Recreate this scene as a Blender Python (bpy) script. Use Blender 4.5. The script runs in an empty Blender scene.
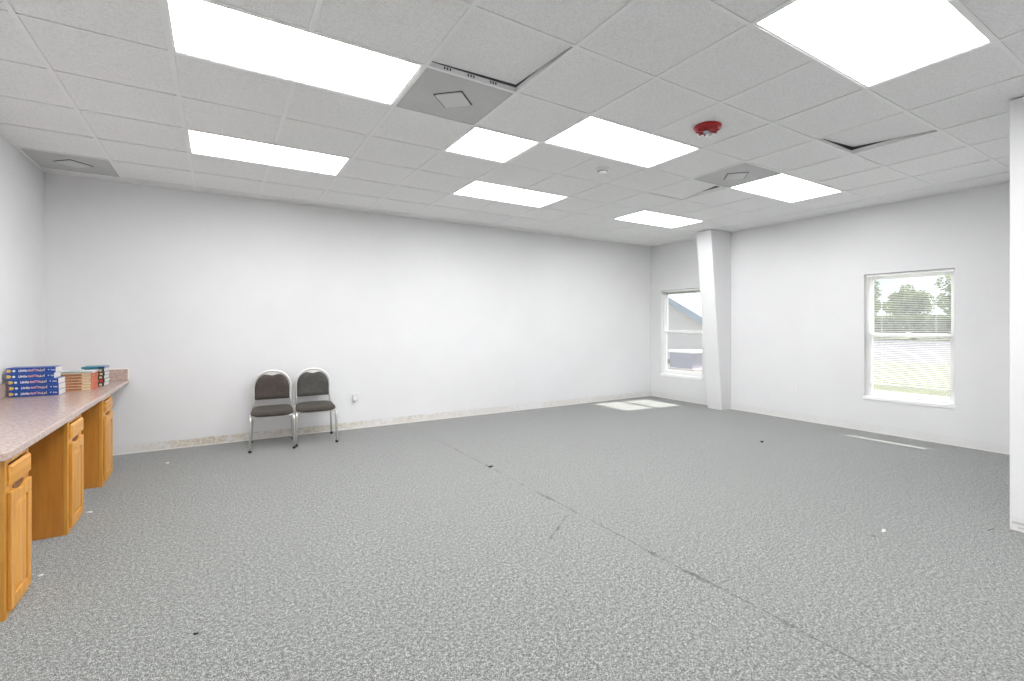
import bpy, bmesh, math, random
from mathutils import Vector, Matrix
random.seed(7)
S = bpy.context.scene
COL = S.collection
PI = math.pi
# ---------------------------------------------------------------- room dimensions (metres)
T = 0.6096                       # one ceiling tile
H = 2.8313                       # ceiling height
EYE = 1.3461
XL, XR = -1.2167, 7.1382         # left / right wall
YB, YF = 3.2298, -6.0            # far wall, wall behind the camera
XP, YP = 4.62, -2.27             # outer corner of the jutting wall on the right

# ---------------------------------------------------------------- camera
cam = bpy.data.cameras.new('camera'); camo = bpy.data.objects.new('camera', cam); COL.objects.link(camo)
camo.location = (0.22232, -3.25697, EYE)
camo.rotation_euler = (PI/2, 0, -0.5648)
cam.sensor_width = 36; cam.lens = 483.67/1024*36
cam.shift_x = -14/1024; cam.shift_y = (325.06-340.5)/1024
cam.clip_start = 0.05; cam.clip_end = 400
S.camera = camo
# ---------------------------------------------------------------- view, sky, sun
S.view_settings.view_transform = 'Standard'; S.view_settings.look = 'None'
S.view_settings.gamma = 1; S.view_settings.use_curve_mapping = False
S.view_settings.exposure = 0.0
SKY = 1.35; SUN = 13.0; PANEL = 16.8
w = bpy.data.worlds.new('sky'); S.world = w; w.use_nodes = True
nt = w.node_tree; nt.nodes.clear()
out = nt.nodes.new('ShaderNodeOutputWorld'); bg = nt.nodes.new('ShaderNodeBackground')
tc = nt.nodes.new('ShaderNodeTexCoord'); noi = nt.nodes.new('ShaderNodeTexNoise')
noi.inputs['Scale'].default_value = 3.2; noi.inputs['Detail'].default_value = 6
ramp = nt.nodes.new('ShaderNodeValToRGB'); ramp.color_ramp.elements[0].position = .42; ramp.color_ramp.elements[1].position = .62
ramp.color_ramp.elements[0].color = (.56, .74, 1, 1); ramp.color_ramp.elements[1].color = (1, 1, 1, 1)
nt.links.new(tc.outputs['Generated'], noi.inputs['Vector']); nt.links.new(noi.outputs['Fac'], ramp.inputs['Fac'])
nt.links.new(ramp.outputs['Color'], bg.inputs['Color']); bg.inputs['Strength'].default_value = SKY
nt.links.new(bg.outputs['Background'], out.inputs['Surface'])
sl = bpy.data.lights.new('sun', 'SUN'); sl.energy = SUN; sl.angle = 0.009; sl.color = (1, .97, .9)
so = bpy.data.objects.new('sun', sl); COL.objects.link(so)
so.rotation_euler = Vector((-.85, .10, -1)).to_track_quat('-Z', 'Y').to_euler(); so.location = (15, -1, 12)

# ---------------------------------------------------------------- materials
class NT:
    def __init__(s, name):
        s.m = bpy.data.materials.new(name); s.m.use_nodes = True; s.t = s.m.node_tree
        s.b = s.t.nodes['Principled BSDF']; s.o = s.t.nodes['Material Output']
    def n(s, k, **kw):
        x = s.t.nodes.new('ShaderNode'+k)
        for a, v in kw.items(): setattr(x, a, v)
        return x
    def l(s, a, b): s.t.links.new(a, b)
    def set(s, **kw):
        for k, v in kw.items(): s.b.inputs[k.replace('_', ' ')].default_value = v
    def math(s, op, a, b=None, c=None, clamp=False):
        x = s.n('Math', operation=op, use_clamp=clamp)
        for i, v in enumerate((a, b, c)):
            if v is None: continue
            if isinstance(v, (int, float)): x.inputs[i].default_value = v
            else: s.l(v, x.inputs[i])
        return x.outputs[0]
    def mix(s, f, a, b, blend='MIX'):
        x = s.n('Mix', data_type='RGBA', blend_type=blend)
        for sock, v in ((x.inputs[0], f), (x.inputs[6], a), (x.inputs[7], b)):
            if isinstance(v, (int, float)): sock.default_value = v
            elif isinstance(v, tuple): sock.default_value = (*v[:3], 1)
            else: s.l(v, sock)
        return x.outputs[2]
    def pos(s): return s.n('NewGeometry').outputs['Position']
    def objc(s): return s.n('TexCoord').outputs['Object']
    def noise(s, vec, scale, detail=2, rough=.5, st=None):
        if st:
            mp = s.n('Mapping'); mp.inputs['Scale'].default_value = st; s.l(vec, mp.inputs['Vector']); vec = mp.outputs[0]
        x = s.n('TexNoise'); x.inputs['Scale'].default_value = scale; x.inputs['Detail'].default_value = detail
        x.inputs['Roughness'].default_value = rough; s.l(vec, x.inputs['Vector']); return x.outputs['Fac']
    def ramp(s, f, a, b, lo=0., hi=1.):
        x = s.n('MapRange', clamp=True); s.l(f, x.inputs[0]); x.inputs[1].default_value = a; x.inputs[2].default_value = b
        x.inputs[3].default_value = lo; x.inputs[4].default_value = hi; return x.outputs[0]
    def bump(s, h, st, dist=.01):
        x = s.n('Bump'); x.inputs['Strength'].default_value = st; x.inputs['Distance'].default_value = dist
        s.l(h, x.inputs['Height']); s.l(x.outputs[0], s.b.inputs['Normal'])

def plain(name, col, rough=.6, metal=0, var=.06, scale=25, bump=.0, **kw):
    k = NT(name); k.set(Roughness=rough, Metallic=metal, **kw)
    f = k.noise(k.objc(), scale, 4)
    c2 = tuple(max(0, c*(1-var*2)) for c in col)
    k.l(k.mix(k.ramp(f, .3, .7), c2, col), k.b.inputs['Base Color'])
    if bump: k.bump(f, bump)
    return k.m

def wall_mat(name, tan=1.0):
    k = NT(name); k.set(Roughness=.62); p = k.pos()
    big = k.noise(p, 1.3, 3)
    base = k.mix(k.ramp(big, .35, .65), (.76, .76, .768), (.785, .785, .793))
    # faint scuffs
    sc = k.noise(p, 9, 8, .7); base = k.mix(k.ramp(sc, .70, .76, 0, .5), base, (.70, .70, .71))
    sep = k.n('SeparateXYZ'); k.l(p, sep.inputs[0]); z = sep.outputs[2]; x = sep.outputs[0]
    # strip of bare plaster left where a baseboard was torn away
    e = k.noise(p, 7, 6, .7); e2 = k.noise(p, 2.0, 3)
    top = k.math('ADD', k.math('MULTIPLY', k.math('SUBTRACT', e, .5), .05), .094)
    inside = k.ramp(k.math('SUBTRACT', top, z), 0, .006)
    patch = k.ramp(k.math('ADD', k.noise(p, 14, 7, .75), k.math('MULTIPLY', k.math('SUBTRACT', e2, .5), .7)), .34, .52)
    fade = k.ramp(x, 0.2, 3.6, 1.0, .40) if tan else None
    m = k.math('MULTIPLY', inside, patch)
    m = k.math('MULTIPLY', m, k.math('MULTIPLY', k.ramp(x, -.75, .0, 0, 1), fade)) if tan else k.math('MULTIPLY', m, .13)
    tcol = k.mix(k.ramp(k.noise(p, 40, 5), .35, .65), (.52, .45, .36), (.74, .70, .62))
    base = k.mix(m, base, tcol)
    line = k.math('MULTIPLY', k.ramp(k.math('ABSOLUTE', k.math('SUBTRACT', z, top)), .0, .004, 1, 0), .22)
    base = k.mix(line, base, (.5, .49, .47))
    white = k.ramp(z, .012, .02, 1, 0); base = k.mix(k.math('MULTIPLY', white, .7), base, (.85, .84, .80))
    k.l(base, k.b.inputs['Base Color']); k.bump(k.noise(p, 160, 2), .05, .002)
    return k.m

def carpet_mat():
    k = NT('carpet'); k.set(Roughness=.95, Sheen_Weight=.45, Sheen_Roughness=.35); p = k.pos()
    a = k.noise(p, 150, 3, .75, (1.5, .8, 1)); b = k.noise(p, 50, 5, .8, (1.25, 1, 1)); c = k.noise(p, 2.2, 3)
    f = k.math('ADD', k.math('MULTIPLY', a, .6), k.math('MULTIPLY', b, .4))
    r = k.n('ValToRGB'); k.l(f, r.inputs[0]); el = r.color_ramp.elements
    el[0].position = .41; el[0].color = (.035, .037, .036, 1); el[1].position = .60; el[1].color = (.60, .61, .59, 1)
    el.new(.50).color = (.168, .173, .167, 1)
    col = k.mix(k.ramp(c, .3, .7, 0, .10), r.outputs[0], (.15, .155, .15))
    sep = k.n('SeparateXYZ'); k.l(p, sep.inputs[0]); x, y = sep.outputs[0], sep.outputs[1]
    # seam running away from the camera, with frayed worn spots
    wob = k.math('MULTIPLY', k.math('SUBTRACT', k.noise(p, 1.8, 5, .7), .5), .07)
    d = k.math('ABSOLUTE', k.math('SUBTRACT', k.math('SUBTRACT', x, 2.385), wob))
    along = k.noise(p, 2.6, 6, .8, (0, 1, 0))
    spots = None                                     # places where the seam has frayed wide open
    for y0_, l_ in ((-1.56, .16), (-1.25, .05), (-.17, .09), (.20, .04), (.83, .07), (-2.06, .07), (1.55, .06)):
        q_ = k.ramp(k.math('ABSOLUTE', k.math('SUBTRACT', y, y0_)), l_*.3, l_, 1, 0); spots = q_ if spots is None else k.math('MAXIMUM', spots, q_)
    spots = k.math('MULTIPLY', spots, k.ramp(k.noise(p, 30, 4, .8), .40, .60, .1, 1))
    wdt = k.math('ADD', .006, k.math('ADD', k.math('MULTIPLY', k.ramp(along, .55, .70), .008), k.math('MULTIPLY', spots, .020)))
    s1 = k.ramp(k.math('DIVIDE', d, wdt), .5, 1.2, 1, 0)
    s1 = k.math('MULTIPLY', s1, k.math('MULTIPLY', k.math('MAXIMUM', k.ramp(k.noise(p, 9, 5, .8), .42, .58, .22, .9), spots), k.ramp(y, 2.3, 2.5, 1, 0)))
    # short split branching off the seam
    t = k.math('ADD', k.math('MULTIPLY', k.math('SUBTRACT', x, 2.30), -.61), k.math('MULTIPLY', k.math('SUBTRACT', y, -.52), .79))
    q = k.math('ADD', k.math('MULTIPLY', k.math('SUBTRACT', x, 2.14), .79), k.math('MULTIPLY', k.math('SUBTRACT', y, -.64), .61))
    tt = k.math('ADD', t, wob)
    s2 = k.math('MULTIPLY', k.ramp(k.math('ABSOLUTE', tt), .004, .012, .8, 0), k.ramp(k.math('ABSOLUTE', q), .18, .21, 1, 0))
    s2 = k.math('MULTIPLY', s2, k.ramp(k.noise(p, 12, 3), .40, .52, .3, 1))
    mk = k.math('MAXIMUM', s1, s2)
    # scattered small specks
    v = k.n('TexVoronoi'); v.inputs['Scale'].default_value = 1.15; k.l(p, v.inputs['Vector'])
    sp = k.ramp(v.outputs['Distance'], .012, .02, .8, 0)
    mk = k.math('MAXIMUM', mk, sp)
    # gap shade along the far and right walls, painted into the carpet colour
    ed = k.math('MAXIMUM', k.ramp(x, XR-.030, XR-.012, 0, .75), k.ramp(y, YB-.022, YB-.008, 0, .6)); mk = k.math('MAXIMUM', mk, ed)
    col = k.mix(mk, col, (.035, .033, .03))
    k.l(col, k.b.inputs['Base Color']); k.bump(f, .9, .008)
    return k.m

def tile_mat():
    k = NT('ceiling_tile'); k.set(Roughness=.9); p = k.pos()
    a = k.noise(p, 130, 3, .7); b = k.noise(p, 60, 2, .6)
    h = k.math('MULTIPLY', k.ramp(a, .30, .52), k.ramp(b, .3, .48, .5, 1))
    col = k.mix(h, (.76, .76, .76), (.93, .93, .93))
    k.l(col, k.b.inputs['Base Color']); k.bump(h, .35, .003); return k.m

def wood_mat(name, dark=(.52, .22, .028), light=(.77, .39, .08), axis='z'):
    k = NT(name); k.set(Roughness=.38); p = k.pos()
    st = {'z': (14, 14, 1.1), 'y': (14, 1.1, 14)}[axis]
    a = k.noise(p, 2.2, 5, .6, st); wv = k.n('TexWave', wave_type='BANDS', bands_direction='Y' if axis == 'z' else 'Z')
    wv.inputs['Scale'].default_value = 5; wv.inputs['Distortion'].default_value = 9; wv.inputs['Detail'].default_value = 3
    mp = k.n('Mapping'); mp.inputs['Scale'].default_value = (1, 1, .22) if axis == 'z' else (1, .22, 1); k.l(p, mp.inputs[0]); k.l(mp.outputs[0], wv.inputs[0])
    f = k.math('ADD', k.math('MULTIPLY', a, .88), k.math('MULTIPLY', wv.outputs['Fac'], .12))
    k.l(k.mix(k.ramp(f, .25, .75), dark, light), k.b.inputs['Base Color']); k.bump(a, .05, .002); return k.m

def laminate_mat():
    k = NT('laminate'); k.set(Roughness=.2); p = k.pos()
    a = k.noise(p, 55, 6, .75); b = k.noise(p, 9, 4, .6)
    c = k.mix(k.ramp(a, .35, .65), (.38, .262, .228), (.60, .485, .43)); c = k.mix(k.ramp(b, .3, .7, 0, .3), c, (.50, .38, .35))
    k.l(c, k.b.inputs['Base Color']); return k.m

def emit_mat(name, strength, col=(1, 1, 1)):
    k = NT(name); k.t.nodes.remove(k.b); e = k.n('Emission'); e.inputs[0].default_value = (*col, 1)
    p = k.n('TexCoord').outputs['Object']
    f = k.noise(p, 90, 2)
    k.l(k.ramp(f, .2, .8, strength*.97, strength*1.03), e.inputs[1]); k.l(e.outputs[0], k.o.inputs[0]); return k.m

def haze_veil_mat():  # thin translucent veil added to haze and whiten the view outside
    k = NT('haze_screen_mesh'); k.t.nodes.remove(k.b); tr = k.n('BsdfTransparent'); d = k.n('BsdfDiffuse'); d.inputs[0].default_value = (.75, .75, .76, 1)
    tl_ = k.n('BsdfTranslucent'); tl_.inputs[0].default_value = (.8, .8, .81, 1); m1 = k.n('MixShader'); m1.inputs[0].default_value = .5
    k.l(d.outputs[0], m1.inputs[1]); k.l(tl_.outputs[0], m1.inputs[2])
    mx = k.n('MixShader'); f = k.noise(k.pos(), 900, 1); k.l(k.ramp(f, .2, .8, .05, .08), mx.inputs[0])
    k.l(tr.outputs[0], mx.inputs[1]); k.l(m1.outputs[0], mx.inputs[2]); k.l(mx.outputs[0], k.o.inputs[0]); return k.m
def glass_mat():
    k = NT('window_glass'); k.t.nodes.remove(k.b)
    tr = k.n('BsdfTransparent'); tr.inputs[0].default_value = (.97, .98, .98, 1); g = k.n('BsdfGlossy'); g.inputs['Roughness'].default_value = .02
    mx = k.n('MixShader'); mx.inputs[0].default_value = .03
    k.l(tr.outputs[0], mx.inputs[1]); k.l(g.outputs[0], mx.inputs[2]); k.l(mx.outputs[0], k.o.inputs[0]); return k.m

def pixel_fabric(name, c1, c2):
    k = NT(name); k.set(Roughness=.9, Sheen_Weight=.08); p = k.objc()
    a = k.noise(p, 220, 2); b = k.noise(p, 9, 3)
    c = k.mix(k.ramp(a, .35, .65), c1, c2); c = k.mix(k.ramp(b, .45, .7, 0, .35), c, tuple(min(1, x*1.5) for x in c2))
    k.l(c, k.b.inputs['Base Color']); k.bump(a, .3, .002); return k.m

M = {}
M['wall_far'] = wall_mat('painted_plaster_far', 1); M['wall'] = wall_mat('painted_plaster', 0)
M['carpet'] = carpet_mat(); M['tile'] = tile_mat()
M['tee'] = plain('white_enamel', (.92, .92, .92), .45, var=.01)
M['plenum'] = plain('plenum_grey', (.13, .13, .13), .9)
M['oak_box'] = wood_mat('oak_side', (.47, .17, .025), (.62, .27, .045)); M['oak'] = wood_mat('oak_front'); M['oak_h'] = wood_mat('oak_drawer', axis='y')
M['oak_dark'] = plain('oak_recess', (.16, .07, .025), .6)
M['lam'] = laminate_mat(); M['lam_edge'] = plain('laminate_edge', (.60, .50, .44), .35, scale=60, var=.1)
M['caulk'] = plain('caulk', (.90, .86, .80), .6, var=.04)
M['white'] = plain('white_vinyl', (.93, .93, .93), .4, var=.01)
M['sill'] = plain('window_board_white', (.94, .94, .93), .4, var=.01)
M['slat'] = plain('blind_slat_white', (.93, .93, .92), .45, var=.01)
M['glass'] = glass_mat(); M['haze_veil'] = haze_veil_mat()
M['register'] = plain('grey_register_metal', (.57, .57, .57), .5, metal=.1, var=.03, scale=6)
M['register2'] = plain('grey_register_plaque', (.68, .68, .68), .5, metal=.1, var=.02)
M['slot'] = plain('dark_slot', (.05, .05, .05), .8)
M['red'] = plain('red_plastic', (.40, .008, .014), .22, var=.05)
M['clear'] = plain('clear_lens', (.75, .82, .82), .08, var=.02, Transmission_Weight=.4)
M['plastic'] = plain('white_plastic', (.80, .80, .79), .35, var=.01)
M['grey_plastic'] = plain('grey_plastic', (.30, .29, .28), .5)
M['chrome'] = plain('silver_tube', (.86, .85, .83), .28, metal=.8, var=.05, scale=12)
M['rust'] = plain('worn_tube', (.45, .36, .28), .4, metal=.6, var=.2, scale=40)
M['rubber'] = plain('black_rubber', (.02, .02, .02), .7)
M['fab_brown'] = pixel_fabric('brown_weave', (.032, .025, .021), (.085, .068, .058))
M['fab_grey'] = pixel_fabric('charcoal_weave', (.036, .035, .033), (.092, .089, .083))
M['seat_fab'] = pixel_fabric('worn_seat_weave', (.020, .017, .014), (.070, .058, .046))
M['paper'] = plain('page_block', (.80, .79, .75), .8, scale=90, var=.1)
M['paper_pink'] = plain('page_block_warm', (.72, .16, .09), .6, scale=90, var=.1)
M['blue'] = plain('blue_cover', (.012, .075, .36), .35, var=.12)
M['yellow'] = plain('yellow_print', (.75, .50, .10), .5); M['pale'] = plain('pale_print', (.70, .80, .78), .5)
M['whitep'] = plain('white_print', (.85, .85, .85), .5); M['rosep'] = plain('rose_print', (.80, .42, .42), .5)
M['orange'] = plain('orange_cover', (.62, .27, .13), .4, var=.1); M['cream'] = plain('cream_print', (.82, .66, .44), .5)
M['redcov'] = plain('red_cover', (.70, .07, .035), .4); M['brownp'] = plain('brown_print', (.14, .05, .04), .5)
M['darkcov'] = plain('dark_green_cover', (.025, .035, .025), .4); M['teal'] = plain('teal_cover', (.03, .22, .32), .4)
M['navy'] = plain('navy_print', (.015, .03, .10), .4); M['lilac'] = plain('lilac_pages', (.50, .40, .58), .7)
M['whitecov'] = plain('white_cover', (.74, .78, .78), .35); M['green'] = plain('green_print', (.03, .16, .09), .5); M['blackp'] = plain('black_print', (.02, .02, .02), .5)
M['lint'] = plain('white_lint', (.80, .78, .75), .9); M['crumb'] = plain('black_crumb', (.015, .015, .015), .9)
M['lawn'] = plain('pale_lawn', (.135, .145, .075), .95, scale=1.5, var=.1); M['asphalt'] = plain('pale_asphalt', (.115, .108, .125), .9, scale=2, var=.05)
M['leaf'] = plain('leaf_green', (.30, .34, .17), .7, scale=3, var=.2); M['bark'] = plain('bark', (.20, .15, .11), .9)
M['shingle'] = plain('blue_grey_shingle', (.42, .46, .55), .8, scale=8, var=.1)
M['curtain'] = plain('grey_violet_metal', (.34, .31, .40), .5); M['plinth'] = plain('pale_pink_concrete', (.66, .56, .54), .9)
def leaf_mat():
    k = NT('leaf_green'); k.t.nodes.remove(k.b); f = k.noise(k.objc(), 1.5, 3)
    c = k.mix(k.ramp(f, .35, .65), (.20, .25, .11), (.34, .38, .18)); d = k.n('BsdfDiffuse'); t_ = k.n('BsdfTranslucent')
    k.l(c, d.inputs[0]); k.l(c, t_.inputs[0]); mx = k.n('MixShader'); mx.inputs[0].default_value = .5
    k.l(d.outputs[0], mx.inputs[1]); k.l(t_.outputs[0], mx.inputs[2]); k.l(mx.outputs[0], k.o.inputs[0]); return k.m
M['leaf'] = leaf_mat()
def brick_mat():
    k = NT('pink_brick'); b = k.n('TexBrick'); b.inputs['Scale'].default_value = 4
    b.inputs['Color1'].default_value = (.80, .68, .66, 1); b.inputs['Color2'].default_value = (.84, .74, .72, 1); b.inputs['Mortar'].default_value = (.72, .69, .66, 1)
    sp = k.n('SeparateXYZ'); k.l(k.pos(), sp.inputs[0]); cb = k.n('CombineXYZ'); k.l(k.math('ADD', sp.outputs[0], sp.outputs[1]), cb.inputs[0]); k.l(sp.outputs[2], cb.inputs[1]); k.l(cb.outputs[0], b.inputs[0])
    k.l(b.outputs[0], k.b.inputs['Base Color']); k.set(Roughness=.9); return k.m
M['brick'] = brick_mat()

# ---------------------------------------------------------------- mesh helpers
def box(bm, x0, x1, y0, y1, z0, z1, mi=0):
    vs = [bm.verts.new((x, y, z)) for x in (x0, x1) for y in (y0, y1) for z in (z0, z1)]
    for f in ((0, 1, 3, 2), (4, 6, 7, 5), (0, 4, 5, 1), (2, 3, 7, 6), (0, 2, 6, 4), (1, 5, 7, 3)):
        bm.faces.new([vs[i] for i in f]).material_index = mi
    return vs
def prism(bm, pts, z0, z1, mi=0):
    n = len(pts); a = [bm.verts.new((x, y, z0)) for x, y in pts]; b = [bm.verts.new((x, y, z1)) for x, y in pts]
    bm.faces.new(list(reversed(a))).material_index = mi; bm.faces.new(b).material_index = mi
    for i in range(n): bm.faces.new((a[i], a[(i+1) % n], b[(i+1) % n], b[i])).material_index = mi
def lathe(bm, prof, n=32, c=(0, 0), mi=0):
    rings = []
    for r, z in prof:
        if r < 1e-6: rings.append([bm.verts.new((c[0], c[1], z))])
        else: rings.append([bm.verts.new((c[0]+r*math.cos(2*PI*i/n), c[1]+r*math.sin(2*PI*i/n), z)) for i in range(n)])
    for A, B in zip(rings, rings[1:]):
        for i in range(n):
            j = (i+1) % n
            if len(A) == 1 and len(B) == 1: continue
            if len(A) == 1: f = (A[0], B[i], B[j])
            elif len(B) == 1: f = (A[i], B[0], A[j])
            else: f = (A[i], B[i], B[j], A[j])
            q = bm.faces.new(f); q.smooth = True; q.material_index = mi
def tube(bm, pts, r, n=12, cap=True, radii=None):
    pts = [Vector(p) for p in pts]; rings = []; up = None
    for i, p in enumerate(pts):
        d = (pts[min(i+1, len(pts)-1)]-pts[max(i-1, 0)]).normalized()
        if up is None: up = Vector((0, 0, 1)) if abs(d.z) < .9 else Vector((1, 0, 0))
        s = d.cross(up).normalized(); up = s.cross(d).normalized()
        rr = radii[i] if radii else r
        rings.append([bm.verts.new(p+s*rr*math.cos(2*PI*k/n)+up*rr*math.sin(2*PI*k/n)) for k in range(n)])
    for A, B in zip(rings, rings[1:]):
        for k in range(n): bm.faces.new((A[k], A[(k+1) % n], B[(k+1) % n], B[k])).smooth = True
    if cap: bm.faces.new(list(reversed(rings[0]))); bm.faces.new(rings[-1])
def obj(name, bm, mats, parent=None, loc=None, bevel=0, seg=2):
    bmesh.ops.recalc_face_normals(bm, faces=bm.faces)
    me = bpy.data.meshes.new(name); bm.to_mesh(me); bm.free()
    for m in (mats if isinstance(mats, (list, tuple)) else [mats]): me.materials.append(M[m] if isinstance(m, str) else m)
    o = bpy.data.objects.new(name, me); COL.objects.link(o)
    if parent: o.parent = parent
    if loc: o.location = loc
    if bevel:
        b = o.modifiers.new('bevel', 'BEVEL'); b.width = bevel; b.segments = seg; b.limit_method = 'ANGLE'; b.angle_limit = .6
    return o
def N(): return bmesh.new()
def B(*boxes):
    bm = N()
    for b in boxes: box(bm, *b)
    return bm
def tag(o, label, cat, group=None):
    o['label'] = label; o['category'] = cat
    if group: o['group'] = group
    return o
def thing(name, label, cat, loc=(0, 0, 0), rz=0, group=None):
    o = bpy.data.objects.new(name, None); COL.objects.link(o); o.location = loc; o.rotation_euler = (0, 0, rz); o.empty_display_size = .1
    return tag(o, label, cat, group)
def struct(name, bm, mats, **kw):
    o = obj(name, bm, mats, **kw); o['kind'] = 'structure'; return o
def dup(root, loc, rz, label, group=None):
    r = root.copy(); COL.objects.link(r); r.location = loc; r.rotation_euler = (0, 0, rz); r['label'] = label
    if group: r['group'] = group
    for ch in list(root.children):
        c = ch.copy(); COL.objects.link(c); c.parent = r
        for g in list(ch.children): d = g.copy(); COL.objects.link(d); d.parent = c
    return r

# ---------------------------------------------------------------- setting: floor, walls
TH = .16
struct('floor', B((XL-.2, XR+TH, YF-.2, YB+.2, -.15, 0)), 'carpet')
struct('wall_far', B((XL-.2, XR+TH, YB, YB+.2, 0, H+.4)), 'wall_far')
struct('wall_left', B((XL-.2, XL, YF, YB, 0, H+.4)), 'wall')
struct('wall_behind', B((XL-.2, XP+.3, YF-.2, YF, 0, H+.4)), 'wall')
prot = N(); box(prot, XP, XR, YP-.14, YP, 0, H-.006); box(prot, XP, XP+.14, YF, YP-.14, 0, H-.006)
struct('wall_partition', prot, 'wall', bevel=.004)
WIN = [(2.07, 2.98, .455, 1.985), (-1.262, -.365, .455, 1.985)]    # y0, y1, z0, z1
def right_wall():
    bm = N(); ys = [YP-.14] + [v for q in sorted(WIN) for v in q[:2]] + [YB]
    for i in range(0, len(ys), 2): box(bm, XR, XR+TH, ys[i], ys[i+1], 0, H+.4)
    for y0, y1, z0, z1 in WIN:
        box(bm, XR, XR+TH, y0, y1, 0, z0); box(bm, XR, XR+TH, y0, y1, z1, H+.4)
    return bm
struct('wall_right', right_wall(), 'wall')
# pilaster that widens into the room towards its top
bm = N(); b0, t0 = 6.915, 6.64
lo = [bm.verts.new(v) for v in ((XR+.005, 1.53, 0), (b0, 1.53, 0), (b0, 1.80, 0), (XR+.005, 1.80, 0))]
hi = [bm.verts.new(v) for v in ((XR+.005, 1.53, H-.004), (t0, 1.53, H-.004), (t0, 1.80, H-.004), (XR+.005, 1.80, H-.004))]
bm.faces.new(lo); bm.faces.new(hi)
for i in range(4): bm.faces.new((lo[i], lo[(i+1) % 4], hi[(i+1) % 4], hi[i]))
struct('wall_pilaster', bm, 'wall', bevel=.006)

# ---------------------------------------------------------------- setting: suspended ceiling
LIGHTS = [(0, -1, 2, 1, 1.1, ''),
          (0, 2, 2, 1, .95, ''), (3, 0, 1, 1, 1.0, ''), (4, -1, 2, 1, 1.0, ''), (4, 2, 2, 1, 1.0, ''),
          (8, 2, 2, 1, .9, ''), (4, -4, 2, 1, 1.0, ''), (8, -1, 2, 1, .9, '')]
BEHIND = [(0, -4, 2, 1), (0, -7, 2, 1), (4, -7, 2, 1)]  # unseen panels repeating the grid, kept for the light they give
REG = [(2, -1), (-2, 4), (7, -1)]
LIFT = {(2, -2): ((0, 0), (0, 0), (1, .040), (0, .022)), (7, 0): None, (7, -3): None}
busy = set()
for u, v, a, b, *_ in LIGHTS + BEHIND:
    for i in range(a):
        for j in range(b): busy.add((u+i, v+j))
busy |= set(REG) | set(LIFT)
TF = .0125                                            # half width of tee flange
umax, vmax, vmin, umin = XR/T, YB/T, YF/T, XL/T
bm = N()
for u in range(-2, 12):
    for v in range(-10, 6):
        if (u, v) in busy: continue
        x0, x1 = max(u*T+.006, XL), min((u+1)*T-.006, XR); y0, y1 = max(v*T+.006, YF), min((v+1)*T-.006, YB)
        if x1-x0 < .02 or y1-y0 < .02: continue
        box(bm, x0, x1, y0, y1, H+.0035, H+.019)
box(bm, XL-.2, XR+TH, YF-.2, YB+.2, H+.38, H+.42, 1)
struct('ceiling', bm, ['tile', 'plenum'])
bm = N()
mid = {(u+1, v) for u, v, a, b, *_ in LIGHTS + BEHIND if a == 2}
for u in range(-1, 12):                              # main tees (run away from the camera), interrupted where a long panel spans them
    for v in range(-10, 6):
        if (u, v) in mid: continue
        y0, y1 = max(v*T, YF), min((v+1)*T, YB)
        box(bm, u*T-TF, u*T+TF, y0, y1, H-.0015, H+.0015); box(bm, u*T-.0012, u*T+.0012, y0, y1, H+.0015, H+.038)
for v in range(-9, 6):
    box(bm, XL, XR, v*T-TF*.9, v*T+TF*.9, H-.0012, H+.0018); box(bm, XL, XR, v*T-.001, v*T+.001, H+.002, H+.032)
box(bm, XL, XL+.022, YF, YB, H-.002, H+.001); box(bm, XL, XR, YB-.022, YB, H-.002, H+.001)
box(bm, XR-.022, XR, YP, YB, H-.002, H+.001)
struct('trim_1', bm, 'tee')
# lifted tiles
def lifted(u, v, dz, label):
    e = .014; xs = (u*T+e, (u+1)*T-e); ys = (v*T+e, (v+1)*T-e); bm = N()
    c = [(xs[0], ys[0]), (xs[1], ys[0]), (xs[1], ys[1]), (xs[0], ys[1])]
    lo = [bm.verts.new((x, y, H+.004+d)) for (x, y), d in zip(c, dz)]; hi = [bm.verts.new((x, y, H+.020+d)) for (x, y), d in zip(c, dz)]
    bm.faces.new(lo); bm.faces.new(hi)
    for i in range(4): bm.faces.new((lo[i], lo[(i+1) % 4], hi[(i+1) % 4], hi[i]))
    tag(obj('ceiling_tile', bm, 'tile'), label, 'ceiling tile', 'ceiling tiles knocked out of the grid')
lifted(2, -2, (0, .002, .040, .026), 'speckled white ceiling tile pushed up beside the nearest grey diffuser, leaving a dark gap')
lifted(7, 0, (0, .065, 0, 0), 'ceiling tile ajar behind the light panel at the right, showing one thin dark sliver')
lifted(7, -3, (0, .006, .055, .016), 'ceiling tile ajar near the right wall with an L-shaped dark gap')
# ceiling lights
LL = ['long bright ceiling light panel at top left, beside the nearest grey diffuser',
      'long bright ceiling light panel farther back on the left, near the far wall',
      'small square ceiling light panel just behind the nearest grey diffuser',
      'long bright ceiling light panel in the middle, left of the red fire alarm',
      'long bright ceiling light panel at mid ceiling behind the smoke detector, near the far wall',
      'long bright ceiling light panel in the far right corner in front of the pilaster',
      'large bright ceiling light panel cut by the top edge at the upper right',
      'bright ceiling light panel touching the right-hand grey diffuser, opposite the right window']
def light_fixture(u, v, a, b, k, label, group='fluorescent panels in the ceiling grid'):
    t = thing('ceiling_light', label, 'ceiling light', ((u+a/2)*T, (v+b/2)*T, H), 0, group)
    w_, d_ = a*T/2-.006, b*T/2-.006; f = .017
    fr = N()
    for x0, x1, y0, y1 in ((-w_, w_, -d_, -d_+f), (-w_, w_, d_-f, d_), (-w_, -w_+f, -d_+f, d_-f), (w_-f, w_, -d_+f, d_-f)): box(fr, x0, x1, y0, y1, .002, .012)
    box(fr, -w_, w_, -d_, d_, .05, .09)
    obj('frame', fr, 'tee', t)
    obj('diffuser', B((-w_+f, w_-f, -d_+f, d_-f, .0085, .0115)), emit_mat('lit_lens', PANEL*k), t)
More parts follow.
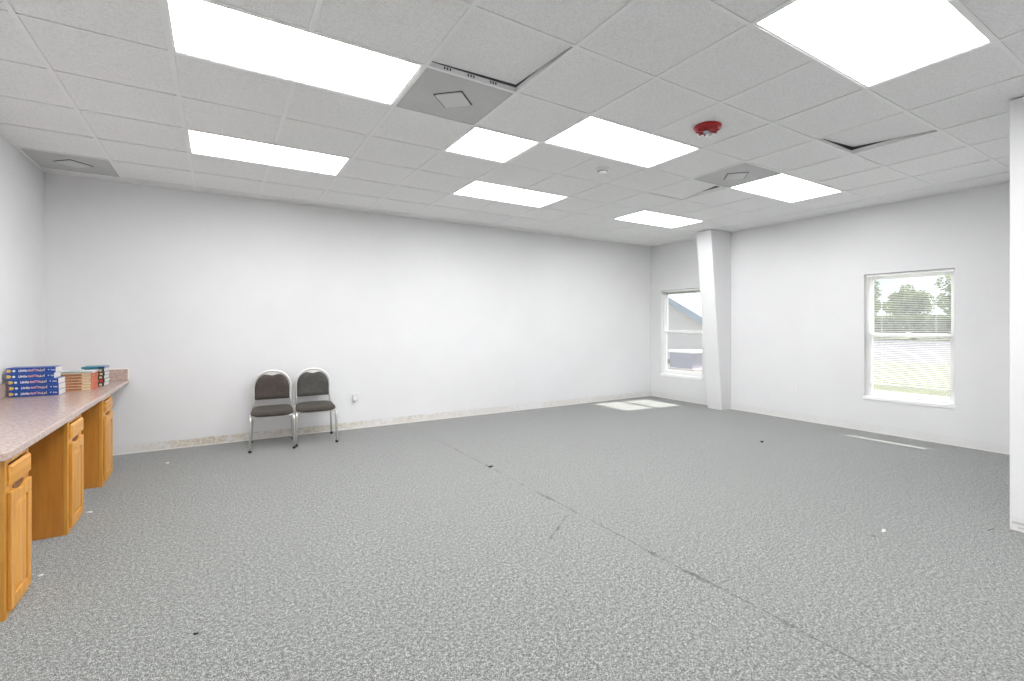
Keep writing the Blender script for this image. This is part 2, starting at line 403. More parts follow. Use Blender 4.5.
for i, (u, v, a, b, k, _) in enumerate(LIGHTS): light_fixture(u, v, a, b, k, LL[i])
BK = ['unseen ceiling light panel behind the camera on the left', 'unseen ceiling light panel at the very back left of the room', 'unseen ceiling light panel at the back right of the room']
for i, (u, v, a, b) in enumerate(BEHIND): light_fixture(u, v, a, b, .9, BK[i])
# supply registers: flat grey panel with a raised square plaque turned 45 degrees
def register(u, v, label):
    t = thing('ceiling_vent', label, 'ceiling vent', ((u+.5)*T, (v+.5)*T, H), 0, 'grey square air diffusers in the ceiling'); q = T/2-.008
    obj('panel', B((-q, q, -q, q, .0035, .012)), 'register', t)
    r = .128; bm = N(); prism(bm, [(r, 0), (0, r), (-r, 0), (0, -r)], -.004, .003)
    obj('plaque', bm, 'register2', t, bevel=.001)
    bm = N(); r2 = r+.012
    for k in range(4):
        a0, a1 = k*PI/2, (k+1)*PI/2
        p = [(r*math.cos(a0), r*math.sin(a0)), (r2*math.cos(a0), r2*math.sin(a0)), (r2*math.cos(a1), r2*math.sin(a1)), (r*math.cos(a1), r*math.sin(a1))]
        prism(bm, p, .001, .0042)
    obj('slot', bm, 'slot', t)
register(2, -1, 'grey square ceiling vent nearest the camera, between the long light and the small square light')
register(-2, 4, 'grey square ceiling vent in the far left corner against the walls')
register(7, -1, 'grey square ceiling vent on the right, next to a light panel')
# slotted tee web seen in the gap of the first lifted tile
bm = N()
for i in range(3):
    x = (2.22+.25*i)*T
    for dx in (-.018, 0, .018): box(bm, x+dx-.004, x+dx+.004, -T-.0035, -T-.0005, H+.012, H+.026)
o = obj('trim_2', bm, 'slot'); o['kind'] = 'structure'

# fire alarm strobe
t = thing('fire_alarm_strobe', 'round red fire alarm with clear strobe lens on the ceiling', 'fire alarm', (3.31, -.925, H+.0035), .3)
bm = N(); lathe(bm, [(0, 0), (.098, 0), (.100, -.010), (.094, -.024), (.066, -.038), (0, -.040)]); obj('housing', bm, 'red', t)
bm = N()
for k in range(10):
    a = 2*PI*k/10
    vs = box(bm, .044, .078, -.004, .004, -.0445, -.032); bmesh.ops.rotate(bm, verts=vs, cent=(0, 0, 0), matrix=Matrix.Rotation(a, 3, 'Z'))
obj('grille', bm, 'red', t)
bm = N(); box(bm, -.042, .042, -.019, .019, -.060, -.043); obj('strobe_lens', bm, 'clear', t, bevel=.006)
bm = N(); lathe(bm, [(0, -.060), (.010, -.060), (.010, -.082), (.006, -.088), (0, -.088)], 12); obj('strobe_bulb', bm, 'whitep', t)
# smoke detector
t = thing('smoke_detector', 'small round white smoke detector on the ceiling between light panels', 'smoke detector', (3.31, .25, H+.0035))
bm = N(); lathe(bm, [(0, 0), (.064, 0), (.064, -.010), (.056, -.016), (0, -.016)]); obj('base', bm, 'plastic', t)
bm = N(); lathe(bm, [(0, -.016), (.046, -.016), (.046, -.034), (.036, -.046), (0, -.048)]); obj('head', bm, 'plastic', t)
bm = N(); lathe(bm, [(.0462, -.021), (.0472, -.021), (.0472, -.031), (.0462, -.031)]); obj('vent_ring', bm, 'grey_plastic', t)

# ---------------------------------------------------------------- windows
def window(n, y0, y1, z0, z1):
    f = .028; xg = XR+.075; zm = (z0+z1)/2+.015
    fr = N()
    for a in ((y0, y0+f, z0, z1), (y1-f, y1, z0, z1), (y0+f, y1-f, z0, z0+f), (y0+f, y1-f, z1-f, z1)): box(fr, xg-.01, xg+.06, *a)
    root = struct('window_%d' % n, fr, 'white', bevel=.003)
    def sash(za, zb, x0):
        s = .034; bm = N(); a, b = y0+f, y1-f
        for q in ((a, a+s, za, zb), (b-s, b, za, zb), (a+s, b-s, za, za+s*1.2), (a+s, b-s, zb-s*1.2, zb)): box(bm, x0, x0+.026, *q)
        so_ = obj('sash', bm, 'white', root, bevel=.003)
        obj('pane', B((x0+.011, x0+.015, a+s, b-s, za+s*1.2, zb-s*1.2)), 'glass', so_)
        return so_
    lower = sash(z0+f, zm+.012, xg); sash(zm-.040, z1-f, xg+.028)
    obj('haze_screen', B((xg+.0565, xg+.0575, y0+f, y1-f, z0+f, z1-f)), 'haze_veil', root)  # added veil that lays haze over the panes
    obj('latch', B((xg-.012, xg, (y0+y1)/2-.03, (y0+y1)/2+.03, zm+.012, zm+.022)), 'white', root, bevel=.003)
    bm = N(); box(bm, XR-.010, XR+.002, y0-.012, y1+.012, z0-.045, z0-.006); box(bm, XR+.002, xg-.01, y0, y1, z0-.012, z0-.006)
    obj('sill', bm, 'sill', root, bevel=.004)
    return root
for i, q in enumerate(WIN): window(i+1, *q)
def blind(name_label, y0, y1, zt, zb, width, pitch, tilt, loc_x):
    t = thing('window_blind', name_label, 'window blind', (loc_x, (y0+y1)/2, zt)); L = (y1-y0)/2-.012
    obj('head_rail', B((-.016, .016, -L, L, -.03, 0)), 'slat', t, bevel=.002)
    bm = N(); z = -.045; n = 0
    while z > zb-zt+.02:
        c, s = math.cos(tilt), math.sin(tilt); hw = width/2
        prof = [(-hw, 0), (-hw/2, .0016), (0, .0022), (hw/2, .0016), (hw, 0)]
        a = [bm.verts.new((x*c-h*s, -L, z+x*s+h*c)) for x, h in prof]; b = [bm.verts.new((x*c-h*s, L, z+x*s+h*c)) for x, h in prof]
        a2 = [bm.verts.new((x*c-(h-.0006)*s, -L, z+x*s+(h-.0006)*c)) for x, h in prof]; b2 = [bm.verts.new((x*c-(h-.0006)*s, L, z+x*s+(h-.0006)*c)) for x, h in prof]
        for k in range(4):
            bm.faces.new((a[k], a[k+1], b[k+1], b[k])); bm.faces.new((a2[k], b2[k], b2[k+1], a2[k+1]))
        z -= pitch; n += 1
    obj('slats', bm, 'slat', t)
    obj('bottom_rail', B((-.012, .012, -L, L, zb-zt, zb-zt+.014)), 'slat', t, bevel=.002)
    for y in (-L*.62, L*.62):
        for x in (-.0145, .0145): obj('ladder_cord', B((x-.0006, x+.0006, y-.0006, y+.0006, zb-zt+.01, -.03)), 'slat', t)
    bm = N(); tube(bm, [(-.022, L-.07, -.02), (-.024, L-.07, -.62)], .0035, 8); obj('wand', bm, 'plastic', t)
y0, y1, z0, z1 = WIN[1]
blind('white mini blind lowered over the right window, thin slats open', y0, y1, z1-.004, z0+.15, .024, .0215, math.radians(4), XR+.046)
y0, y1, z0, z1 = WIN[0]
blind('white mini blind pulled up at the top of the left window beside the pilaster', y0, y1, z1-.004, z1-.085, .024, .0024, 0, XR+.046)

# ---------------------------------------------------------------- counter with three cabinets
def rounded_slab():
    bm = N(); x1, ya, yb = -.577, -.215, YB-.002; r = .07
    pts = [(XL+.001, ya)] + [(x1-r+r*math.sin(a), ya+r-r*math.cos(a)) for a in [i*PI/2/8 for i in range(9)]] + [(x1, yb), (XL+.001, yb)]
    prism(bm, pts, .737, .777); return bm
t = thing('countertop', 'long mottled pinkish laminate desk counter along the left wall', 'countertop', (0, 0, 0))
obj('slab', rounded_slab(), 'lam', t, bevel=.006, seg=3)
obj('backsplash', B((XL+.001, XL+.021, -.215, YB-.002, .777, .887)), 'lam', t, bevel=.003)
obj('end_splash', B((XL+.022, -.585, YB-.02, YB-.002, .777, .887)), 'lam', t, bevel=.003)
obj('splash_edge', B((-.585, -.573, YB-.02, YB-.002, .773, .897), (XL+.022, -.585, YB-.020, YB-.002, .8875, .897)), 'caulk', t, bevel=.002)
# backsplash runs into the corner behind the end splash
def cabinet(ya, yb, a, b, label):
    t = thing('desk_cabinet', label, 'cabinet', (-.62, ya, 0), 0, 'oak cabinets under the long counter'); W_ = yb-ya; st0 = a-.004; D_ = .59; Z = .7365
    bm = N(); box(bm, -D_, 0, 0, .018, 0, Z); box(bm, -D_, 0, W_-.018, W_, 0, Z); box(bm, -D_, -.019, .018, W_-.018, .02, .038); box(bm, -D_, -D_+.01, .018, W_-.018, .038, Z)
    obj('body', bm, 'oak_box', t, bevel=.0015)
    bm = N(); s = .034
    box(bm, -.001, .019, -.002, max(s, st0), .0, Z); box(bm, -.001, .019, W_-s+.01, W_+.002, .0, Z)
    box(bm, -.001, .0185, s, W_-s+.01, Z-.03, Z); box(bm, -.001, .0185, s, W_-s+.01, .565, .60); box(bm, -.001, .0185, s, W_-s+.01, 0, .045)
    obj('face_frame', bm, 'oak', t, bevel=.0015)
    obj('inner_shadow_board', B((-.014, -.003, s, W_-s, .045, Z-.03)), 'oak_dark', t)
    # drawer front with chamfered rim
    def bevelled_panel(z0, z1, x0, x1, ch, a=a, b=b):
        bm = N(); back = [bm.verts.new(v) for v in ((x0, a, z0), (x0, b, z0), (x0, b, z1), (x0, a, z1))]
        m = x0+(x1-x0)*.45
        mid = [bm.verts.new((m, v.co.y, v.co.z)) for v in back]
        fr = [bm.verts.new(v) for v in ((x1, a+ch, z0+ch), (x1, b-ch, z0+ch), (x1, b-ch, z1-ch), (x1, a+ch, z1-ch))]
        bm.faces.new(back); bm.faces.new(fr)
        for A, Bq in ((back, mid), (mid, fr)):
            for i in range(4): bm.faces.new((A[i], A[(i+1) % 4], Bq[(i+1) % 4], Bq[i]))
        return bm
    obj('drawer', bevelled_panel(.606, .700, .0195, .035, .010), 'oak_h', t, bevel=.001)
    # door: frame with arched finger pull, raised centre panel
    z0, z1 = .035, .578; bm = N(); st = .052
    n = 12; top = [(a, z1)]
    c0, c1 = a+(b-a)*.25, a+(b-a)*.75
    for i in range(n+1):
        y = c0+(c1-c0)*i/n; top.append((y, z1-.016*math.sin(PI*i/n)))
    top.append((b, z1))
    low = z1-st-.01
    # top rail (with scoop)
    va = [bm.verts.new((x, y, z)) for x in (.0195, .035) for y, z in top]; m_ = len(top)
    vb = [bm.verts.new((x, y, low)) for x in (.0195, .035) for y, z in top]
    for i in range(m_-1):
        bm.faces.new((va[m_+i], va[m_+i+1], vb[m_+i+1], vb[m_+i])); bm.faces.new((va[i], vb[i], vb[i+1], va[i+1]))
        bm.faces.new((va[i], va[i+1], va[m_+i+1], va[m_+i])); bm.faces.new((vb[i], vb[m_+i], vb[m_+i+1], vb[i+1]))
    for i in (0, m_-1): bm.faces.new((va[i], va[m_+i], vb[m_+i], vb[i]))
    box(bm, .0195, .035, a, a+st, z0, low); box(bm, .0195, .035, b-st, b, z0, low); box(bm, .0195, .035, a+st, b-st, z0, z0+st)
    d = obj('door', bm, 'oak', t, bevel=.0025)
    obj('raised_panel', bevelled_panel(z0+st, low, .0195, .0335, .026, a+st, b-st), 'oak', d, bevel=.001)
    bm = N(); prof = [(y, z) for y, z in top[1:-1]]
    vs = [bm.verts.new((.0198, y, z+.001)) for y, z in prof]+[bm.verts.new((.0198, c1, z1+.014)), bm.verts.new((.0198, c0, z1+.014))]
    vt = [bm.verts.new((v.co.x+.002, v.co.y, v.co.z)) for v in vs]
    bm.faces.new(vs); bm.faces.new(vt)
    for i in range(len(vs)): bm.faces.new((vs[i], vs[(i+1) % len(vs)], vt[(i+1) % len(vs)], vt[i]))
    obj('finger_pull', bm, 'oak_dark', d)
    return t
cabinet(-.132, .185, .020, .302, 'oak cabinet nearest the camera under the rounded end of the counter')
cabinet(.94, 1.30, .032, .348, 'oak cabinet in the middle of the counter, open knee space on both sides')
cabinet(2.03, 2.40, .05, .358, 'oak cabinet farthest back under the counter, nearest the far wall')

# ---------------------------------------------------------------- books
def book(L, D_, Tk, cov, pages, marks, loc, rz, label, group):
    """spine faces -y, runs along x from 0 to L; pages show on the +x side"""
    t = thing('book', label, 'book', loc, rz, group); c = .0018
    bm = N(); box(bm, 0, L, 0, D_, 0, c); box(bm, 0, L, 0, D_, Tk-c, Tk); box(bm, 0, L, 0, .003, c, Tk-c)
    obj('cover', bm, cov, t, bevel=.0006)
    obj('pages', B((.004, L-.003, .003, D_-.004, c, Tk-c)), pages, t)
    if marks:
        bm = N(); mats = []
        for mat, x0, x1, z0, z1, style in marks:
            if mat not in mats: mats.append(mat)
            mi = mats.index(mat)
            if style == 'disc':
                cx, cz, r = (x0+x1)/2, (z0+z1)/2, min(x1-x0, z1-z0)/2; n = 14
                a = [bm.verts.new((cx+r*math.cos(2*PI*i/n), -.0008, cz+r*math.sin(2*PI*i/n))) for i in range(n)]
                b = [bm.verts.new((v.co.x, .0004, v.co.z)) for v in a]
                bm.faces.new(a).material_index = mi; bm.faces.new(b).material_index = mi
                for i in range(n): bm.faces.new((a[i], a[(i+1) % n], b[(i+1) % n], b[i])).material_index = mi
            elif style == 'text':                   # row of small letter-like strokes
                x = x0; rnd = random.Random(int(x0*1e4))
                while x < x1-.003:
                    lw = rnd.uniform(.005, .009); zt = z1-rnd.choice((0, 0, (z1-z0)*.25))
                    box(bm, x, x+lw*.35, -.0008, .0004, z0, zt, mi)
                    zz = rnd.choice((z0, (z0+zt)/2-.001, zt-.003)); box(bm, x+lw*.35, x+lw, -.0008, .0004, zz, zz+(z1-z0)*.28, mi)
                    if rnd.random() < .6: box(bm, x+lw*.72, x+lw, -.0008, .0004, z0+.001, zt-.001, mi)
                    x += lw+.0018
            else: box(bm, x0, x1, -.0007, .0004, z0, z1, mi)
        obj('spine_print', bm, mats, t)
    return t
def blue_marks(L, Tk):
    return [('yellow', .006, .030, .008, Tk-.008, 'disc'), ('yellow', .004, .014, .010, Tk-.010, 'bar'), ('pale', .036, .054, .013, Tk-.014, 'disc'),
            ('whitep', .072, .125, .014, Tk-.013, 'text'), ('rosep', .128, .185, .014, Tk-.013, 'text'), ('cream', .188, .228, .014, Tk-.013, 'text'),
            ('whitep', .243, .251, .018, Tk-.014, 'disc'), ('whitep', .262, .290, .018, Tk-.016, 'text')]
z = .7785; ca = math.radians(-4)
bl = ['bottom', 'second from bottom', 'middle', 'second from top', 'top']
offs = [(-1.176, 2.115), (-1.174, 2.115), (-1.178, 2.113), (-1.190, 2.117), (-1.189, 2.117)]
ll = [.296, .293, .295, .280, .288]
for i in range(5):
    book(ll[i], .165, .0455, 'blue', 'paper', blue_marks(.3, .0455), (offs[i][0], offs[i][1], z), ca+(0.01 if i > 2 else 0),
         'thick blue textbook with printed spine, %s of the nearest stack of five' % bl[i], 'thick blue textbooks on the counter'); z += .0458
z = .7785; nm = ['bottom', 'second from bottom', 'third from bottom', 'third from top', 'second from top', 'uppermost orange one']
for i in range(6):
    dx = random.uniform(-.003, .003)
    mk = [('brownp', .052, .125+dx*4, .007, .017, 'text'), ('cream', .132, .190, .002, .0225, 'bar'), ('cream', .0, .19, .0190, .0228, 'bar')]
    book(.20, .215, .0245, 'redcov' if False else 'orange', 'paper_pink', mk, (-.917+dx, 2.352, z), math.radians(-2),
         'thin orange and red paperback, %s of the middle stack' % nm[i], 'thin orange paperbacks on the counter'); z += .0248
t = book(.26, .24, .014, 'whitecov', 'paper', [('blackp', .0, .26, .0095, .0135, 'bar'), ('cream', 0, .26, .0005, .005, 'bar')], (-.972, 2.335, z), math.radians(-1),
         'white-covered thin book with dark green artwork lying on the orange stack', 'book')
del t['group']
bm = N()
for (x0, x1, y0, y1, a) in ((.015, .10, .03, .055, .3), (.03, .075, .08, .10, .6), (.09, .15, .10, .118, .15), (.06, .13, .055, .07, -.2), (.12, .17, .14, .155, .4)):
    vs = box(bm, x0, x1, y0, y1, .0138, .0146); bmesh.ops.rotate(bm, verts=vs, cent=((x0+x1)/2, (y0+y1)/2, 0), matrix=Matrix.Rotation(a, 3, 'Z'))
obj('cover_artwork', bm, 'green', t)
z = .7785; nm = ['bottom', 'second from bottom', 'middle', 'second from top', 'top dark one']
for i in range(5):
    dx = .004*(i % 2)
    mk = [('cream', .105, .125, .006, .024, 'bar'), ('whitep', .06, .095, .010, .021, 'text')] if i != 1 else [('redcov', .10, .127, .005, .026, 'bar'), ('cream', .06, .095, .010, .021, 'text')]
    book(.14, .19, .0325, 'darkcov', 'paper', mk, (-.825+dx, 2.655, z), math.radians(-3), 'dark-covered small book with white pages, %s of the farthest stack' % nm[i], 'dark small books on the counter'); z += .0328
t = book(.165, .18, .018, 'teal', 'lilac', [('navy', .118, .16, .003, .015, 'bar')], (-.845, 2.65, z), math.radians(-3),
         'teal and navy book lying on top of the farthest stack', 'book')
del t['group']

# ---------------------------------------------------------------- chairs
def arc(c, r, a0, a1, n, f): return [f(c, r, a0+(a1-a0)*i/n) for i in range(n+1)]
def make_chair(label, fab):
    t = thing('stacking_chair', label, 'chair', group='silver-framed chairs against the far wall')
    hw = .199; zs = .364; R_ = .011
    for s in (-1, 1):                                 # front legs bend back into the side rail
        x = s*(hw+.008); bm = N(); pts = [(x+s*.004, -.225, .008), (x, -.215, zs-.045)]
        for i in range(1, 9):
            a = i/8*PI/2; pts.append((x, -.215+.04*(1-math.cos(a)), zs-.045+.04*math.sin(a)))
        pts.append((x-s*.004, .185, zs+.005)); tube(bm, pts, R_+.0015); obj('front_leg', bm, 'chrome', t)
        bm = N(); lathe(bm, [(0, 0), (.0155, 0), (.0155, .018), (.012, .026), (0, .026)], 14, (x+s*.004, -.225)); obj('foot_cap', bm, 'rubber', t)
        bm = N(); lathe(bm, [(0, 0), (.0155, 0), (.0155, .018), (.012, .026), (0, .026)], 14, (s*(hw+.016), .268)); obj('foot_cap', bm, 'rubber', t)
        bm = N(); tube(bm, [(s*(hw+.016), .268, .008), (s*(hw-.001), .215, zs-.04), (s*(hw-.002), .206, zs+.03)], R_); obj('rear_leg', bm, 'chrome', t)
    # arched back tube
    bm = N(); pts = []; ztop, r = .815, .150
    def yb(z): return .206+(z-zs)*.10
    wtop = hw-.012
    for z_ in (zs+.02, .48, .56): pts.append((-(hw-.004-.02*(z_-zs)/.3), yb(z_), z_))
    n = 18
    for i in range(n+1):
        a = PI-PI*i/n; cx = .190*math.copysign(abs(math.cos(a))**.88, math.cos(a)); zz = .615+(ztop-.615)*math.sin(a)**.88
        pts.append((cx, yb(zz), zz))
    for z_ in (.56, .48, zs+.02): pts.append(((hw-.004-.02*(z_-zs)/.3), yb(z_), z_))
    tube(bm, pts, .0125, 12); obj('back_frame', bm, 'chrome', t)
    # back pad: outline inside the arch, dip at the top centre
    outl = []
    for i in range(25):
        a = PI-PI*i/24; x = .176*math.copysign(abs(math.cos(a))**.86, math.cos(a)); zz = .605+(.189)*math.sin(a)**.86
        zz = zz-.030*math.exp(-(x/.055)**2)
        outl.append((x, zz))
    outl += [(.178, .505), (.168, .494), (-.168, .494), (-.178, .505)]
    bm = N(); rings = []
    cz = .64
    for k, (sc, dy) in enumerate(((.97, -.018), (1.0, -.008), (1.0, .010), (.97, .018))):
        rings.append([bm.verts.new((x*sc, yb(cz+(z_-cz)*sc)+dy, cz+(z_-cz)*sc)) for x, z_ in outl])
    inner = [bm.verts.new((x*.7, yb(cz+(z_-cz)*.7)-.024, cz+(z_-cz)*.7)) for x, z_ in outl]
    seq = [inner]+rings; m_ = len(outl)
    for A, Bq in zip(seq, seq[1:]):
        for i in range(m_):
            f_ = bm.faces.new((A[i], A[(i+1) % m_], Bq[(i+1) % m_], Bq[i])); f_.smooth = True
    bm.faces.new(inner); bm.faces.new(rings[-1])
    obj('backrest', bm, fab, t)
    # metal plate filling the dip under the top of the arch
    bm = N(); pl = [(.075*math.cos(a), .792+.008*math.sin(a)) for a in [PI*i/8 for i in range(9)]]
    pl += [(-.07, .770), (-.02, .752), (.02, .752), (.07, .770)]
    A = [bm.verts.new((x, yb(z_)-.003, z_)) for x, z_ in pl]; Bq = [bm.verts.new((x, yb(z_)+.008, z_)) for x, z_ in pl]
    bm.faces.new(A); bm.faces.new(Bq)
    for i in range(len(pl)): bm.faces.new((A[i], A[(i+1) % len(pl)], Bq[(i+1) % len(pl)], Bq[i]))
    obj('handle_plate', bm, 'chrome', t)
    # seat cushion (super-ellipse, domed)
    bm = N(); lay = []; nn = 40
    def se(sx, sy, z_, p=.42):
        r_ = []
        for i in range(nn):
            a = 2*PI*i/nn; c_, s_ = math.cos(a), math.sin(a)
            yy = sy*math.copysign(abs(s_)**p, s_); wd = 1.0-.10*(yy/sy*.5+.5)
            r_.append(bm.verts.new((sx*wd*math.copysign(abs(c_)**p, c_), -.015+yy, z_+.012*(yy/sy))))
        return r_
    for sx, sy, z_ in ((.195, .185, .374), (.208, .202, .380), (.216, .212, .394), (.214, .210, .409), (.200, .195, .420), (.15, .145, .427), (.07, .07, .429)): lay.append(se(sx, sy, z_))
    for A, Bq in zip(lay, lay[1:]):
        for i in range(nn): bm.faces.new((A[i], A[(i+1) % nn], Bq[(i+1) % nn], Bq[i])).smooth = True
    bm.faces.new(lay[0]); bm.faces.new(lay[-1]); obj('seat', bm, 'seat_fab', t)
    bm = N(); tube(bm, [(-.206, -.195, zs+.002), (.206, -.195, zs+.002)], .010); obj('seat_rail', bm, 'chrome', t)
    bm = N(); tube(bm, [(-.202, .185, zs+.004), (.202, .185, zs+.004)], .009); obj('seat_rail', bm, 'chrome', t)
    return t
c1 = make_chair('silver-framed stacking chair with brown padded seat and back, the left one against the wall', 'fab_brown')
c1.location = (.720, 2.803, 0); c1.rotation_euler = (0, 0, math.radians(-4.5))
c2 = dup(c1, (1.166, 2.85, 0), math.radians(-3.5), 'silver-framed stacking chair with charcoal grey padded back, the right one nearer the wall adapter')
for ch in c2.children:
    if ch.name.startswith('backrest'):
        ch.data = ch.data.copy(); ch.data.materials[0] = M['fab_grey']

# ---------------------------------------------------------------- outlets
def outlet(loc, rz, label, grp='wall outlets'):
    t = thing('wall_outlet', label, 'outlet', loc, rz, grp)
    obj('cover_plate', B((-.035, .035, -.006, 0, -.057, .057)), 'plastic', t, bevel=.002)
    for zc in (-.02, .02):
        r_ = obj('socket', B((-.016, .016, -.009, -.006, zc-.014, zc+.014)), 'plastic', t, bevel=.003)
        obj('slot', B((-.008, -.006, -.0095, -.009, zc-.004, zc+.007), (.006, .008, -.0095, -.009, zc-.004, zc+.007), (-.002, .002, -.0095, -.009, zc-.010, zc-.006)), 'grey_plastic', r_)
    return t
outlet((1.715, YB, .415), 0, 'white wall outlet right of the chairs, with an adapter plugged in')
outlet((4.074, YB, .427), 0, 'small white wall outlet in the middle of the far wall')
outlet((XR, .521, .449), -PI/2, 'white wall outlet on the right wall between pilaster and window')
t = thing('plug_adapter', 'white plug adapter sticking out of the outlet beside the chairs', 'adapter', (1.703, YB-.010, .417))
obj('body', B((-.030, .030, -.045, 0, -.045, .035)), 'plastic', t, bevel=.006)
obj('cord_stub', B((-.030, .000, -.040, -.012, -.056, -.0455)), 'grey_plastic', t, bevel=.003)

# ---------------------------------------------------------------- bits on the carpet
def scrap(name, loc, r, mat, label, seed):
    rnd = random.Random(seed); bm = N(); n = 9; lo, hi = [], []
    for i in range(n):
        a = 2*PI*i/n; q = r*rnd.uniform(.5, 1.15); lo.append(bm.verts.new((q*math.cos(a)*1.5, q*math.sin(a), 0))); hi.append(bm.verts.new((q*math.cos(a)*1.2, q*math.sin(a)*.8, r*rnd.uniform(.25, .6))))
    bm.faces.new(lo); bm.faces.new(hi)
    for i in range(n): bm.faces.new((lo[i], lo[(i+1) % n], hi[(i+1) % n], hi[i]))
    o = obj(name, bm, mat, loc=loc); tag(o, label, 'debris')
scrap('paper_scrap', (-.590, .335, 0), .011, 'lint', 'tiny white scrap on the carpet at the foot of the nearest cabinet', 1)
scrap('paper_scrap', (-.57, 1.36, 0), .012, 'lint', 'tiny white fluff on the carpet beside the middle cabinet', 2)
scrap('paper_scrap', (-.205, 2.60, 0), .014, 'lint', 'pale crumb on the carpet near the far wall, left of the chairs', 3)
scrap('carpet_crumb', (.136, -.707, 0), .009, 'crumb', 'tiny black crumb on the carpet in the left foreground', 4)
scrap('paper_scrap', (3.891, -1.839, 0), .014, 'lint', 'tiny white scrap on the carpet in the right foreground', 5)
scrap('carpet_crumb', (5.497, -.008, 0), .022, 'crumb', 'small dark crumb on the carpet in front of the right window', 6)
scrap('carpet_crumb', (2.40, .80, 0), .020, 'crumb', 'dark tuft on the carpet seam in the middle of the room', 8)
bm = N(); prism(bm, [(0, 0), (.06, -.012), (.13, -.004), (.135, .006), (.05, .010)], 0, .005)
tag(obj('carpet_strip', bm, 'grey_plastic', loc=(4.47, -2.20, .0005)), 'thin dark torn strip on the carpet at the foot of the jutting wall', 'debris')
# scuffs at the foot of the jutting wall
bm = N(); box(bm, XP-.0015, XP+.001, YP-.09, YP-.012, .045, .062); box(bm, XP-.0015, XP+.001, YP-.13, YP-.04, .022, .030)
o = obj('trim_3', bm, 'register'); o['kind'] = 'structure'

# ---------------------------------------------------------------- outside
GZ = -.25
bm = N(); box(bm, XR+TH+.01, 25, -30, 40, GZ-.1, GZ); o = struct('ground_lawn', bm, 'lawn')
bm = N(); box(bm, 25, 62, -30, 70, GZ-.1, GZ-.01); o = struct('ground_road', bm, 'asphalt')
bm = N(); box(bm, 62, 140, -60, 120, GZ-.1, GZ); o = struct('ground_verge', bm, 'lawn')
def tree(x, y, h, r, seed, label):
    t = thing('tree', label, 'tree', (x, y, GZ), 0, 'trees beyond the road'); rnd = random.Random(seed)
    bm = N(); tube(bm, [(0, 0, 0), (.1, .05, h*.3), (0, .1, h*.6)], .3, 8, radii=[.35, .25, .12])
    for k in range(5):
        a = rnd.uniform(0, 6.28); tube(bm, [(0, .05, h*(.3+.05*k)), (r*.6*math.cos(a), r*.6*math.sin(a), h*(.55+.05*k))], .1, 6, radii=[.12, .04])
    obj('trunk', bm, 'bark', t)
    bm = N(); cl = [(rnd.gauss(0, r*.4), rnd.gauss(0, r*.4), h*.6+rnd.gauss(0, h*.14), r*rnd.uniform(.3, .55)) for _ in range(16)]
    for cx, cy, cz, cr in cl:
        for _ in range(170):
            d = Vector((rnd.gauss(0, 1), rnd.gauss(0, 1), rnd.gauss(0, 1))).normalized()*cr*rnd.uniform(.6, 1); p = Vector((cx, cy, cz))+d
            if p.z < .2: continue
            a = Vector((rnd.gauss(0, 1), rnd.gauss(0, 1), rnd.gauss(0, 1))).normalized(); b = a.orthogonal().normalized(); s = rnd.uniform(.25, .5)
            bm.faces.new([bm.verts.new(p+a*s*.5), bm.verts.new(p+b*s*.3), bm.verts.new(p-a*s*.5), bm.verts.new(p-b*s*.3)])
    obj('foliage', bm, 'leaf', t)
tl = ['leafy tree beyond the road, seen at the left of the right window', 'leafy tree across the road in the middle of the right window', 'leafy tree across the road at the right of the right window', 'far leafy tree showing between two nearer ones in the right window', 'far leafy tree behind the tree at the right of the right window']
for i, (x, y, h, r) in enumerate(((66, 24.0, 7.6, 1.9), (66, 19.3, 6.6, 1.9), (66, 14.6, 7.0, 1.9), (77, 24.6, 7.8, 2.0), (77, 18.2, 8.6, 2.0))): tree(x, y, h, r, 30+i, tl[i])
bm = N(); rnd = random.Random(5)
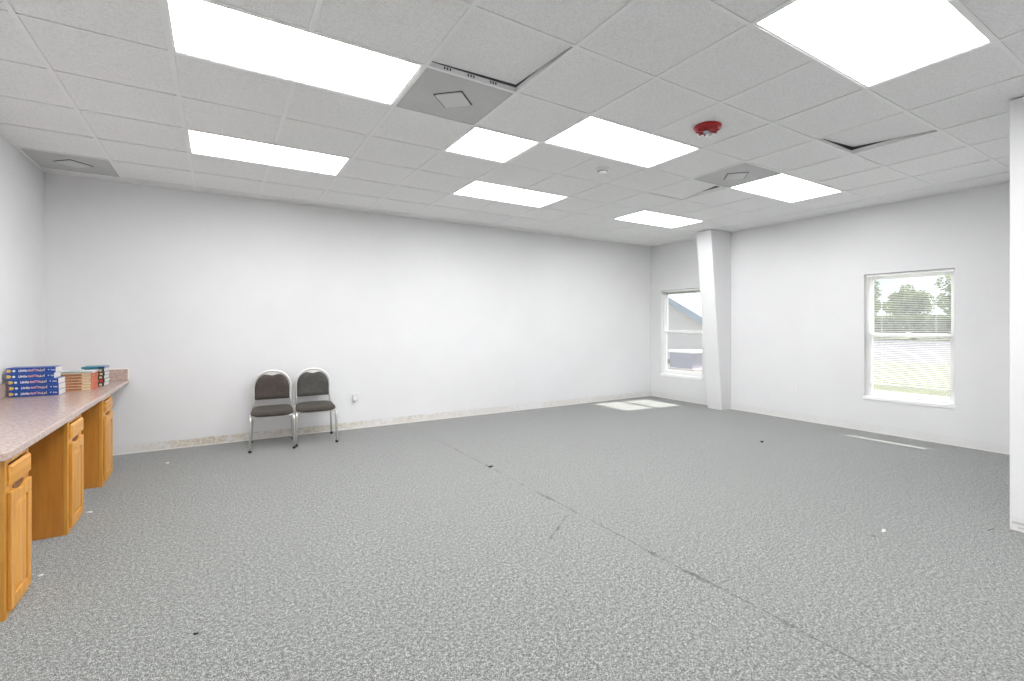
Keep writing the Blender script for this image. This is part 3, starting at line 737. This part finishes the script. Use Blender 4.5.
for _ in range(9000):
    p = Vector((62.5+rnd.uniform(-.8, .8), rnd.uniform(8, 32), rnd.uniform(.05, 1)**.6*2.6))
    a = Vector((rnd.gauss(0, 1), rnd.gauss(0, 1), rnd.gauss(0, 1))).normalized(); b = a.orthogonal().normalized(); q = rnd.uniform(.3, .6)
    bm.faces.new([bm.verts.new(p+a*q*.5), bm.verts.new(p+b*q*.3), bm.verts.new(p-a*q*.5), bm.verts.new(p-b*q*.3)])
tag(obj('hedge', bm, 'leaf', loc=(0, 0, GZ)), 'long low hedge along the far side of the road, below the trees', 'hedge')
# brick house with a gable end, and an outdoor unit, seen through the left window
t = thing('brick_house', 'pinkish brick house with grey-blue sloping roof seen through the left window', 'house', (18, 14.2, GZ))
bm = N(); pf = [(-4.1, 0), (4.1, 0), (4.1, 1.75), (0, 3.85), (-4.1, 1.75)]
A = [bm.verts.new((0, y, z)) for y, z in pf]; Bq = [bm.verts.new((8, y, z)) for y, z in pf]; bm.faces.new(A); bm.faces.new(Bq)
for i in range(5): bm.faces.new((A[i], A[(i+1) % 5], Bq[(i+1) % 5], Bq[i]))
obj('wall', bm, 'brick', t)
bm = N()
for sgn in (-1, 1):
    q = [(0, 3.87), (sgn*4.6, 1.52), (sgn*4.6, 1.66), (0, 4.02)]
    A = [bm.verts.new((-.4, y, z)) for y, z in q]; Bq = [bm.verts.new((8.4, y, z)) for y, z in q]; bm.faces.new(A); bm.faces.new(Bq)
    for i in range(4): bm.faces.new((A[i], A[(i+1) % 4], Bq[(i+1) % 4], Bq[i]))
obj('roof', bm, 'shingle', t)
bm = N()
for sgn in (-1, 1):
    q = [(0, 3.70), (sgn*4.6, 1.36), (sgn*4.6, 1.68), (0, 4.04)]
    A = [bm.verts.new((-.44, y, z)) for y, z in q]; Bq = [bm.verts.new((-.405, y, z)) for y, z in q]; bm.faces.new(A); bm.faces.new(Bq)
    for i in range(4): bm.faces.new((A[i], A[(i+1) % 4], Bq[(i+1) % 4], Bq[i]))
obj('bargeboard', bm, 'shingle', t)
t = thing('outdoor_unit', 'violet-grey boxy outdoor unit with pale lid seen low in the left window', 'outdoor unit', (10.3, 4.92, GZ))
obj('body', B((-.3, .3, -.35, .35, .52, .90)), 'curtain', t, bevel=.01)
obj('lid', B((-.33, .33, -.38, .38, .90, .96)), 'white', t, bevel=.01)
obj('plinth', B((-.34, .34, -.42, .42, 0, .52)), 'plinth', t, bevel=.01)
